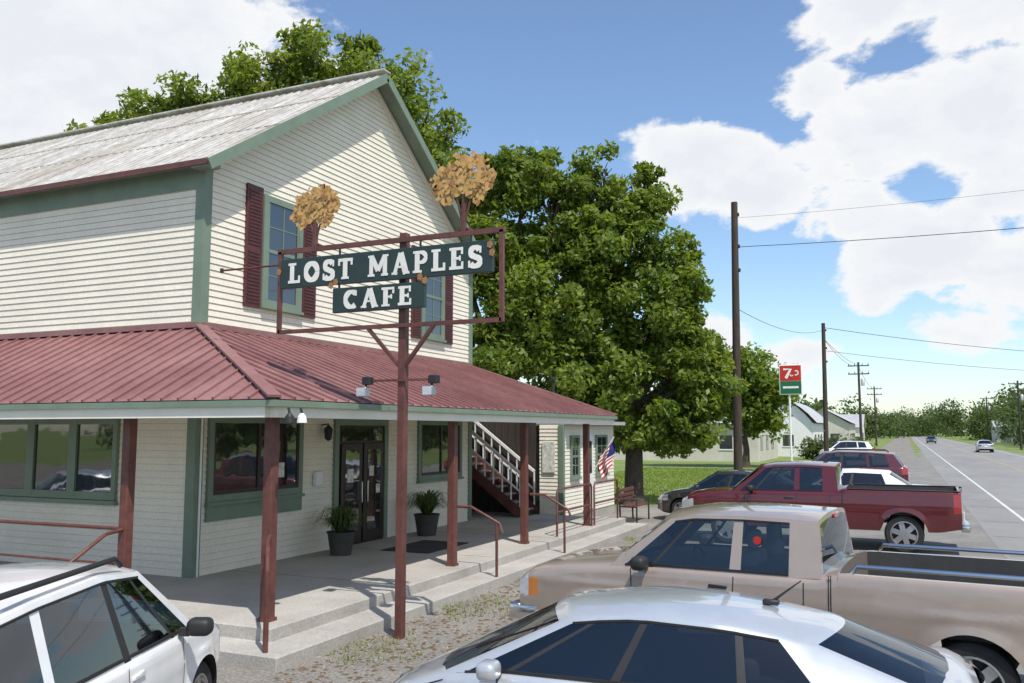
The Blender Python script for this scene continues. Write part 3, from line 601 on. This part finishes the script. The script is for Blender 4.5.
tree('shade_tree',(-8.6,29.2),[(-9.5,28.5,11.1,.95),(-8.4,29.2,10.3,1.0),(-9.3,28.7,8.9,1.25),(-7.6,29.5,8.1,1.2),(-9.6,28.6,6.6,1.4),(-7.8,29.4,6.2,1.3),(-9.6,28.6,4.4,1.4),(-7.4,29.6,4.3,1.3),(-6.4,30,5.6,.8),(-6.1,30,4.2,.8),(-7.9,29.3,2.6,1.0),(-6.7,29.9,2.7,.8),(-9.2,29,2.9,.95),(-10.4,30,8.4,1.3),(-7.0,29.7,7.0,.8),(-8.0,29.4,11.4,.4),(-6.7,29.9,8.6,.4)],72000,.115,LEAFD,.34,.3,5,.17)
tree('shade_tree',(-18,24.8),[(-18,23.6,14.2,1.5),(-20,22.9,13.9,1.25),(-22.2,22.4,13.4,1.0),(-24.4,21.6,13.3,.75),(-25.4,21.3,12.8,.65),(-15.9,24.5,13.9,1.2),(-14.7,25.2,12.7,.95),(-17,24,12.4,1.5),(-14.3,25.3,11.2,.85),(-19.3,23.6,12.4,1.5),(-22.8,23.0,12.2,1.1),(-16.4,23.8,15.5,.5),(-18.8,23.6,15.9,.45),(-18.8,23.6,10.4,2),(-15.5,24.8,10,1.6),(-20.6,22.9,15,.45),(-23.4,22,13.9,.4)],62000,.115,LEAF,.4,.55,9,.2)
tree('shade_tree',(-10,61),[(-10,61,6.2,1.8),(-8.6,61.4,5.2,1.5),(-11.6,61,5.0,1.8),(-9,61,3.8,1.4),(-12.8,60,6.6,1.7)],16000,.2,LEAFD,.25,.3,11)
bush=[]
for k in range(5): bush.append((-7.5+k*.9,80+k*.3,.9,.8))
leaves('roadside_bush',bush,4000,.16,LEAFF,None,.3,4)
far=[]; rr=random.Random(5)
for k in range(60):
    y=rr.uniform(230,330); x=-70+k*3.2+rr.uniform(-2,2); hk=rr.uniform(.55,1.35)
    if -2<x<14: y+=110
    for q in range(3): far.append((x+rr.uniform(-2,2),y+rr.uniform(-3,3),rr.uniform(2.0,7.4)*hk,rr.uniform(2.6,4.2)))
for k in range(26): far.append((-8+k*1.2,425+rr.uniform(-5,5),rr.uniform(2.5,7)*rr.uniform(.6,1.5),4.2))
for y in range(110,230,8):
    if rr.random()<.3: continue
    for q in range(3): far.append((-14-rr.uniform(0,9),y+rr.uniform(-3,3),rr.uniform(2.5,6.5),rr.uniform(1.8,3.2)))
y=135
while y<300:
    hk=rr.uniform(.7,1.5)
    for q in range(6): far.append((18+rr.uniform(0,8),y+rr.uniform(-4,4),1.5+rr.uniform(1,6.4)*hk,rr.uniform(1.8,3.2)*hk**.5))
    y+=rr.uniform(7,16)
leaves('distant_trees',far,100000,.45,LEAFF,None,.28,6)
opp=[]
for y in range(-60,120,8):
    for q in range(3): opp.append((38+rr.uniform(0,9),y+rr.uniform(-3,3),rr.uniform(2.5,5),rr.uniform(2.5,3.4)))
for x in range(-90,30,10):
    for q in range(2): opp.append((x+rr.uniform(-2,2),-60-rr.uniform(0,6),rr.uniform(2.5,4),rr.uniform(2.5,3.4)))
leaves('opposite_trees',opp,22000,.6,LEAFF,None,.3,8)
# ---------------------------------------------------------------- vehicles
def kf(keys,sm=.07):
    xs=[k[0] for k in keys]; ys=[k[1] for k in keys]
    def f(x): return float(np.mean([np.interp(x+d,xs,ys) for d in (-sm,-sm/2,0,sm/2,sm)]))
    return f
def wheel(b,x,y,r,wd,s,n=5,rimm=None,spoke=.05):
    rimm=rimm or ALLOY; rr=r*.66
    b.lathe([(rr,-wd/2*s),(r-.035,-wd/2*s),(r-.008,-wd/2*.75*s),(r,-wd/2*.4*s),(r,wd/2*.4*s),(r-.008,wd/2*.78*s),(r-.035,wd/2*s),(rr+.01,wd/2*.92*s)],RUBBER,(x,y,r),'y',32)
    b.lathe([(rr+.012,wd/2*.93*s),(rr-.005,wd/2*.95*s),(rr-.02,wd/2*.6*s),(rr-.03,-wd/2*.3*s)],rimm,(x,y,r),'y',32)
    b.lathe([(rr,wd*.05*s),(.0,wd*.05*s)],DARK,(x,y,r),'y',32)
    b.lathe([(.075,wd*.3*s),(.07,wd*.42*s),(0,wd*.42*s)],rimm,(x,y,r),'y',16)
    for k in range(n):
        a=2*math.pi*k/n+.3; c,d=math.cos(a),math.sin(a); yo=y+wd*.33*s
        b.beam((x+.05*c,yo,r+.05*d),(x+(rr-.01)*c,yo-.01*s,r+(rr-.01)*d),.035,spoke*2,rimm,(-d,0,c))
def vehicle(name,loc,ang,sp):
    root=empty(name,(loc[0],loc[1],0.012),math.radians(ang)); root.scale=(sp.get('sc',1),)*3
    PT=sp['paint']; zt=kf(sp['zt']); wf=kf(sp['w'],.05); zbk=kf(sp['zb']); wx=sp['wx']; r=sp['r']; ra=sp['ra']
    xa=sp['zt'][0][0]; xb=sp['zt'][-1][0]; bed=sp.get('bed'); zm=sp.get('zm',.62)
    def zb(x):
        z=zbk(x)
        for q in wx:
            d=abs(x-q)
            if d<ra: z=max(z,r+math.sqrt(max(0,ra*ra-d*d)))
        return min(z,zt(x)-.12)
    def side(x,z):
        t=(z-zm)/.5; y=wf(x)*(1-.045*t*t)
        y+=.008*math.exp(-((z-(zm+.16))/.035)**2)
        for q in wx:
            d=math.hypot(x-q,z-r)
            if d<ra+.1: y+=.018*(1-max(0,d-ra)/.1)
        return y
    xs=set(np.round(np.linspace(xa,xb,int((xb-xa)/.065)),4).tolist())
    for q in wx: 
        xs|={round(q-ra,4),round(q+ra,4),round(q-ra-.004,4),round(q+ra+.004,4)}
        for k in range(-8,9): xs.add(round(q+ra*math.sin(k*math.pi/17),4))
    if bed: xs|={round(v,4) for v in (bed[0],bed[0]-.004,bed[1],bed[1]+.004)}
    xs=sorted(xs); NS=14; H=[]
    for x in xs:
        zB=zb(x); zT=zt(x); zs=zB+(zT-.055-zB)*np.linspace(0,1,NS)
        p=[(0,zB),(max(.1,side(x,zB)-.28),zB)]+[(side(x,z),z) for z in zs]; ys=p[-1][0]
        if bed and bed[0]<=x<=bed[1]: p+=[(ys-.01,zT-.02),(ys-.03,zT),(ys-.09,zT),(ys-.1,bed[2]),(0,bed[2])]
        else:
            cr=sp.get('crown',.05); p+=[(ys-.018,zT-.022),(ys-.055,zT),(ys*.72,zT+cr*.5),(ys*.38,zT+cr*.88),(0,zT+cr)]
        H.append(p)
    n=len(H[0]); b=MB(); cabin=(sp['cols'][-1][0],sp['cols'][0][0]); hd=sp.get('head'); tl=sp.get('tail')
    def mt(x,y,z,kind):
        if kind=='bot': return DARK
        if kind=='top':
            if bed and bed[0]<x<bed[1] : return INTER if z<zt(x)-.05 else PT
            if cabin[0]+.1<x<cabin[1]-.12 and abs(y)<wf(x)-.09: return INTER
            return PT
        if hd and x>hd[0] and hd[1]<z<hd[2] and abs(y)>hd[3]: return AMBER if (sp.get('amber') and x<hd[0]+.1) else LAMP
        if tl and x<tl[0] and tl[1]<z<tl[2] and abs(y)>tl[3]: return TAILL
        if sp.get('clad') and z<sp['clad']: return DARK
        g=sp.get('grille')
        if kind=='cap' and g and x>0 and g[0]<z<g[1] and abs(y)<g[2]: return DARK
        g=sp.get('lowgrille')
        if g and x>xb-.12 and g[0]<z<g[1] and abs(y)<g[2]: return DARK
        return PT
    ids=[]
    for x,p in zip(xs,H):
        ring=[b.av((x,y,z)) for y,z in p]; ring2=[b.av((x,-y,z)) if y>0 else ring[k] for k,(y,z) in enumerate(p)]; ids.append((ring,ring2))
    for i in range(len(xs)-1):
        xm=(xs[i]+xs[i+1])/2
        for j in range(n-1):
            kind='bot' if j<1 else ('top' if j>=n-4 else 'side')
            if j==1: kind='bot'
            ym=(H[i][j][0]+H[i+1][j+1][0])/2; z_=(H[i][j][1]+H[i+1][j+1][1]+H[i][j+1][1]+H[i+1][j][1])/4; m=mt(xm,ym,z_,kind)
            for q in (0,1): b.fi((ids[i][q][j],ids[i][q][j+1],ids[i+1][q][j+1],ids[i+1][q][j]),m)
    for i in (0,-1):
        x=xs[i]; p=H[i]; K=14
        for j in range(1,n-2):
            for k in range(K):
                s0=k/K*2-1; s1=(k+1)/K*2-1; ya=p[j][0];yb=p[j+1][0]; bu=.05*(1 if i else -1)
                if abs(p[j+1][1]-p[j][1])<1e-6 and j>1: continue
                f=lambda s,y,z:(x+bu*(1-s*s),s*y,z)
                b.face([f(s0,ya,p[j][1]),f(s1,ya,p[j][1]),f(s1,yb,p[j+1][1]),f(s0,yb,p[j+1][1])],mt(x,(s0+s1)/2*ya,(p[j][1]+p[j+1][1])/2,'cap'))
        y3,z3=p[n-4]; y0,z0=p[n-1]
        b.face([(x,y3,z3),(x,p[n-3][0],p[n-3][1]),(x,p[n-2][0],p[n-2][1]),(x,0,z0),(x,-p[n-2][0],p[n-2][1]),(x,-p[n-3][0],p[n-3][1]),(x,-y3,z3)],PT)
    b.finish('body',root,smooth=38)
    b=MB(); cols=sp['cols']; zr=kf(sp['zr'],.04); yr=kf(sp['yr'],.04); T=[0,.06,.91,1]; GL=sp.get('glass',CGL); nC=len(cols)
    fb=sp.get('fb',.1); rb=sp.get('rb',.06); S_=[-1,-.93,-.75,-.5,-.25,0,.25,.5,.75,.93,1]
    def bulge(i): return fb*(1-i/(nC-1))-rb*(i/(nC-1))
    def top(i,s):
        xr=cols[i][1]; return Vector((xr+bulge(i)*(1-s*s),s*yr(xr),zr(xr)+sp.get('rc',.07)*(1-abs(s)**3)))
    def bot(i,s):
        x_=cols[i][0]; return Vector((x_+bulge(i)*(1-s*s),s*(wf(x_)-.055),zt(x_)-.012+(.03*(1-s*s))))
    for i in range(nC-1):
        kind=cols[i][2]
        for s in (-1,1):
            for k in range(3):
                P_=[bot(i,s).lerp(top(i,s),T[k]),bot(i+1,s).lerp(top(i+1,s),T[k]),bot(i+1,s).lerp(top(i+1,s),T[k+1]),bot(i,s).lerp(top(i,s),T[k+1])]
                m=PT
                if kind=='g' and k==1: m=sp.get('sglass',GL)
                if kind=='k' and k<2: m=DARK
                b.face(P_,m)
        for q in range(len(S_)-1): b.face([top(i,S_[q]),top(i,S_[q+1]),top(i+1,S_[q+1]),top(i+1,S_[q])],PT)
    for i in (0,nC-1):
        for q in range(len(S_)-1):
            for k in range(3):
                P_=[bot(i,S_[q]).lerp(top(i,S_[q]),T[k]),bot(i,S_[q+1]).lerp(top(i,S_[q+1]),T[k]),bot(i,S_[q+1]).lerp(top(i,S_[q+1]),T[k+1]),bot(i,S_[q]).lerp(top(i,S_[q]),T[k+1])]
                g=(k==1 and 0<q<len(S_)-2)
                if k==0 and 0<q<len(S_)-2 and i==0: g=True
                b.face(P_,(GL if i==0 else sp.get('rglass',sp.get('sglass',GL))) if g else PT)
    b.finish('greenhouse',root,smooth=40)
    b=MB()
    def seam(pts,wd=.012,m=DARK,off=.004):
        for s in (-1,1):
            for k in range(len(pts)-1):
                (x0,z0),(x1,z1)=pts[k],pts[k+1]; nst=6
                for q in range(nst):
                    a=q/nst;c=(q+1)/nst; xa_,za_=x0+(x1-x0)*a,z0+(z1-z0)*a; xb_,zb_=x0+(x1-x0)*c,z0+(z1-z0)*c
                    dx,dz=x1-x0,z1-z0; l_=math.hypot(dx,dz); nx,nz=-dz/l_*wd/2,dx/l_*wd/2
                    b.face([(xx_,s*(side(xx_,zz_)+off),zz_) for xx_,zz_ in ((xa_-nx,za_-nz),(xb_-nx,zb_-nz),(xb_+nx,zb_+nz),(xa_+nx,za_+nz))],m)
    for sx in sp.get('seams',[]): seam(sx,.009)
    for sx in sp.get('mould',[]): seam(sx[0],sx[1],sx[2],.012)
    g0,g1=1,nC-2
    for s in (-1,1):
        for i in range(g0,g1):
            for (t0,wd_,mm_) in ((.05,.022,DARK),(.925,.016,DARK)):
                a=bot(i,s).lerp(top(i,s),t0); c=bot(i+1,s).lerp(top(i+1,s),t0); o_=Vector((0,s*.006,0)); b.beam(a+o_,c+o_,.01,wd_,mm_)
    for (x,z) in sp.get('handles',[]):
        for s in (-1,1): y=side(x,z); b.rbox(x-.09,x+.09,s*y-.018 if s<0 else y-.01,s*y+.01 if s<0 else y+.018,z-.018,z+.014,sp.get('handlem',PT),.006,1)
    mx_,mz_=sp['mirror']
    for s in (-1,1):
        y=s*(wf(mx_)-.03); b.rbox(mx_-.07,mx_+.08,min(y,y+s*.25)+(.06 if s>0 else 0),max(y,y+s*.25)-(0 if s>0 else .06),mz_-.01,mz_+.125,sp.get('mirm',PT),.05,4); b.box(mx_-.03,mx_+.03,min(y,y+s*.08),max(y,y+s*.08),mz_-.01,mz_+.05,DARK)
    W=wf(0)
    for q in wx:
        for s in (-1,1): wheel(b,q,s*(wf(q)-.13),r,.21,s,sp.get('spokes',5),sp.get('rim'))
    if sp.get('bumper'):
        z0,z1,m=sp['bumper']; w_=wf(xb-.15)-.02
        b.rbox(xb-.02,xb+.13,-w_,w_,z0,z1,m,.04,3)
        for s in (-1,1): b.rbox(xb-.3,xb+.1,min(s*w_,s*(w_+.04)),max(s*w_,s*(w_+.04)),z0+.01,z1-.01,m,.018,2)
        b.rbox(xa-.14,xa+.02,-W+.03,W-.03,z0,z1-.04,m,.03,2)
    if sp.get('plate'): b.box(xa-.07,xa-.055,-.16,.16,sp['plate'],sp['plate']+.15,WHITE)
    zf=sp.get('seatz',.9)
    for (x,) in sp.get('seats',[]):
        for y in (-.38,.38): b.rbox(x-.08,x+.08,y-.24,y+.24,zf-.1,zf+.28,CLOTH,.05,3); b.rbox(x-.06,x+.04,y-.13,y+.13,zf+.3,zf+.47,CLOTH,.04,3); b.tube([(x,y-.05,zf+.25),(x,y-.05,zf+.33)],.008,CHROME,6)
    if sp.get('seats'):
        x=sp['seats'][0][0]+.55; pts=[(x+.05*math.cos(a),.38+.18*math.sin(a),zf+.1+.17*math.cos(a)) for a in np.linspace(0,6.283,20)]; b.tube(pts,.014,DARK,6)
        b.rbox(x+.12,x+.5,-wf(x)+.2,wf(x)-.2,zf-.12,zf+.04,CLOTH,.04,2)
    for fn in sp.get('extra',[]): fn(b,side,zt,wf)
    b.finish('trim_wheels',root,smooth=38)
    return root
SILV=paint('silver_paint',(.56,.585,.61),.45,.3); BEIGE=paint('beige_paint',(.36,.29,.24)); REDT=paint('red_paint',(.10,.008,.012),.2); MARN=paint('maroon_suv_paint',(.085,.010,.018),.2); WHT=paint('white_car_paint',(.74,.74,.73),0)
def prius_extra(b,side,zt,wf):
    b.tube([(-.85,0,1.42),(-1.08,0,1.60)],[.012,.004],DARK,6); b.rbox(-.92,-.8,-.03,.03,1.41,1.45,DARK,.01,1)
    b.beam((.98,-.1,1.12),(1.35,.45,.995),.02,.02,DARK); b.beam((1.05,.6,1.08),(1.38,-.15,.995),.02,.02,DARK)
    b.box(-2.17,-2.12,-.55,.55,.98,1.03,DARK)
hatch=dict(paint=SILV,zt=[(-2.2,.98),(-2.1,1.06),(-1.7,1.04),(-1.0,1.0),(0,.94),(1.0,.93),(1.5,.87),(1.9,.74),(2.12,.62),(2.2,.54)],
 w=[(-2.2,.7),(-2.0,.80),(-1.5,.86),(0,.872),(1.3,.865),(1.75,.81),(2.03,.66),(2.2,.45)],zb=[(-2.2,.42),(-2.0,.27),(-1.5,.2),(1.6,.2),(2.0,.22),(2.2,.28)],
 wx=[-1.32,1.36],r=.315,ra=.355,cols=[(1.5,.5,'b'),(1.33,.42,'g'),(1.0,.28,'k'),(.94,.23,'g'),(.3,.05,'g'),(.17,-.05,'k'),(.10,-.1,'g'),(-.45,-.5,'g'),(-.72,-.68,'k'),(-.78,-.73,'g'),(-1.25,-.95,'b'),(-1.95,-1.12,'b')],
 zr=[(-1.3,1.25),(-.95,1.31),(-.6,1.36),(-.2,1.385),(.1,1.375),(.5,1.31)],yr=[(-1.2,.55),(-.5,.62),(.3,.62),(.6,.58)],glass=CGL,sglass=CGLD,rglass=CGLD,head=(1.72,.56,.76,.40),tail=(-1.95,.8,1.02,.5),
 lowgrille=(.28,.4,.5),seams=[[(.98,.24),(1.0,.9)],[(.08,.24),(.06,.9)],[(-.8,.45),(-.95,.7),(-.9,.95)],[(.98,.24),(-.72,.24)],[(1.74,.74),(1.45,.84)]],mould=[([(.95,.34),(-.85,.36)],.02,SILV)],handles=[(.24,.82),(-.6,.86)],mirror=(1.0,.93),seats=[(.05,),(-.75,)],seatz=.86,spokes=7,extra=[prius_extra],plate=.75,rc=.065,fb=.2,rb=.18,sc=.92)
vehicle('parked_hatchback_car',(-1.68,6.3),181.5,hatch)
def truck_extra(roofz):
    def f(b,side,zt,wf):
        for s in (-1,1):
            z=zt(-1.6)+.07; y=s*(wf(-1.5)-.08)
            if roofz<1.8: b.tube([(-.75,y,z-.07),(-.8,y,z),(-2.55,y,z),(-2.6,y,z-.07)],.022,CHROME,8)
            else: b.rbox(-2.66,-.66,min(y-.045,y+.045),max(y-.045,y+.045),z-.07,z-.055,DARK,.005,1)
        for s in (-1,1): b.rbox(-2.05,-1.3,min(s*.6,s*.84),max(s*.6,s*.84),.7,.95,INTER,.05,2)
        for k in range(9): b.box(-2.6,-.7,-.56+k*.14,-.5+k*.14,.721,.735,INTER)
        b.beam((1.25,.1,1.27),(1.48,.65,1.16),.02,.02,DARK); b.beam((1.25,-.65,1.27),(1.48,-.1,1.16),.02,.02,DARK)
        b.rbox(-.49,-.44,-.12,.12,1.62,1.67,TAILL,.008,1)
    return f
def sticker(b,side,zt,wf): 
    b.face([(.1+.04*math.cos(t),.815,1.44+.04*math.sin(t)) for t in np.linspace(0,6.0,12)],REDP)
pick=dict(paint=BEIGE,amber=1,zt=[(-2.7,1.2),(-.6,1.2),(-.52,1.14),(1.2,1.13),(1.55,1.11),(2.2,1.06),(2.55,1.0),(2.66,.93),(2.7,.85)],
 w=[(-2.7,.93),(-2.5,.95),(1.9,.95),(2.4,.93),(2.65,.87),(2.7,.84)],zb=[(-2.7,.5),(-2.3,.42),(2.3,.4),(2.7,.5)],wx=[-1.68,1.72],r=.36,ra=.43,bed=(-2.64,-.64,.72),crown=.045,zm=.75,
 cols=[(1.62,1.0,'b'),(1.46,.9,'g'),(1.18,.73,'k'),(1.14,.7,'g'),(.36,.34,'b'),(.25,.25,'g'),(-.2,-.19,'b'),(-.5,-.45,'b')],zr=[(-.6,1.63),(.1,1.66),(.7,1.645),(1.0,1.59)],yr=[(-.7,.72),(1.0,.72)],
 glass=CGL,sglass=CGL,rglass=CGL,head=(2.44,.72,.92,.52),tail=(-2.6,.8,1.15,.8),grille=(.7,.92,.5),bumper=(.44,.62,CHROME),
 seams=[[(.33,.45),(.31,1.1)],[(1.32,.45),(1.36,1.1)],[(1.32,.45),(.33,.45)],[(-.34,.5),(-.34,1.1)],[(-.56,.42),(-.56,1.18)],[(-.58,.42),(-.58,1.18)]],mould=[([(1.2,.66),(-.5,.66)],.035,DARK),([(-2.2,.66),(-2.6,.66)],.035,DARK)],handles=[(.46,1.0)],handlem=DARK,
 mirror=(1.2,1.12),mirm=DARK,seats=[(.25,)],seatz=1.02,spokes=6,extra=[truck_extra(1.7),sticker],plate=.6,rc=.06,fb=.12,rb=.02)
vehicle('parked_pickup_truck',(-1.15,9.5),174,pick)
p2=dict(pick); p2.update(paint=REDT,amber=0,extra=[truck_extra(1.9)],sglass=CGLD,mould=[],bumper=(.44,.62,CHROME),sc=1.05,rim=ALLOY)
vehicle('parked_pickup_truck',(-1.85,20.75),179,p2)
def rack(b,side,zt,wf):
    for s in (-1,1): b.tube([(.35,s*.6,1.60),(.25,s*.6,1.66),(-1.5,s*.6,1.65),(-1.6,s*.6,1.58)],.02,DARK,8)
suv=dict(paint=WHT,zt=[(-2.2,1.0),(-2.12,1.06),(-1.2,1.05),(.6,1.0),(1.1,.99),(1.7,.93),(2.05,.82),(2.2,.66)],w=[(-2.2,.78),(-2.0,.86),(1.5,.88),(1.9,.83),(2.1,.72),(2.2,.6)],zb=[(-2.2,.4),(-1.9,.28),(1.8,.27),(2.2,.35)],
 wx=[-1.3,1.35],r=.34,ra=.385,cols=[(1.32,.55,'b'),(1.15,.46,'g'),(.85,.36,'k'),(.8,.32,'g'),(.1,.02,'k'),(.0,-.06,'g'),(-.85,-.8,'b'),(-.95,-.9,'g'),(-1.6,-1.45,'b'),(-2.05,-1.75,'b')],zr=[(-1.8,1.5),(-.8,1.57),(0,1.585),(.5,1.53)],yr=[(-1.8,.62),(.6,.64)],
 glass=CGL,sglass=CGLD,head=(1.78,.68,.86,.45),tail=(-2.0,.8,1.05,.6),grille=(.55,.75,.35),lowgrille=(.33,.5,.5),clad=.0,seams=[[(.9,.3),(.92,.98)],[(-.02,.3),(-.02,.98)],[(-.85,.5),(-.98,.98)],[(.9,.3),(-.75,.3)]],handles=[(.12,.9),(-.75,.92)],mirror=(.88,1.0),mirm=DARK,
 seats=[(-.05,),(-.95,)],seatz=.95,spokes=6,extra=[rack],plate=.7,rc=.05)
s1=dict(suv); s1.update(sc=.97); vehicle('parked_suv',(-5.42,3.98),114,s1)
s2=dict(suv); s2.update(paint=MARN,sc=1.05); vehicle('parked_suv',(-2.3,37.0),182,s2)
s3=dict(suv); s3.update(paint=WHT,sc=1.0); vehicle('parked_suv',(-4.7,80),190,s3)
sed=dict(paint=WHT,zt=[(-2.3,.85),(-2.2,.93),(-1.5,.96),(-.8,.93),(.6,.9),(1.1,.9),(1.8,.78),(2.15,.68),(2.25,.55)],w=hatch['w'],zb=hatch['zb'],wx=[-1.35,1.38],r=.31,ra=.35,
 cols=[(1.25,.45,'b'),(1.1,.38,'g'),(.1,.0,'k'),(.02,-.06,'g'),(-.9,-.75,'b'),(-1.5,-.9,'b')],zr=[(-1,1.3),(-.3,1.36),(.5,1.32)],yr=[(-1,.56),(.5,.58)],glass=CGL,sglass=CGLD,head=(1.8,.55,.7,.45),tail=(-2.05,.68,.85,.45),seams=[[(.9,.26),(.9,.86)],[(0,.26),(0,.88)]],handles=[(.12,.8)],mirror=(.85,.9),seats=[(0,)],seatz=.8,spokes=6,plate=.6)
vehicle('parked_sedan_car',(-1.4,26.8),180,sed)
s7=dict(sed); s7.update(paint=paint('charcoal_paint',(.03,.03,.035))); vehicle('parked_sedan_car',(-4.2,24.6),170,s7)
vehicle('parked_sedan_car',(-16.5,4.2),120,sed); s8=dict(sed); s8.update(paint=SILV); vehicle('parked_sedan_car',(-20.5,3.2),112,s8)
s5=dict(sed); s5.update(paint=SILV); vehicle('moving_car',(8.3,115),90,s5)
s6=dict(sed); s6.update(paint=paint('dark_green_paint',(.02,.05,.04))); vehicle('moving_car',(4.6,190),270,s6)
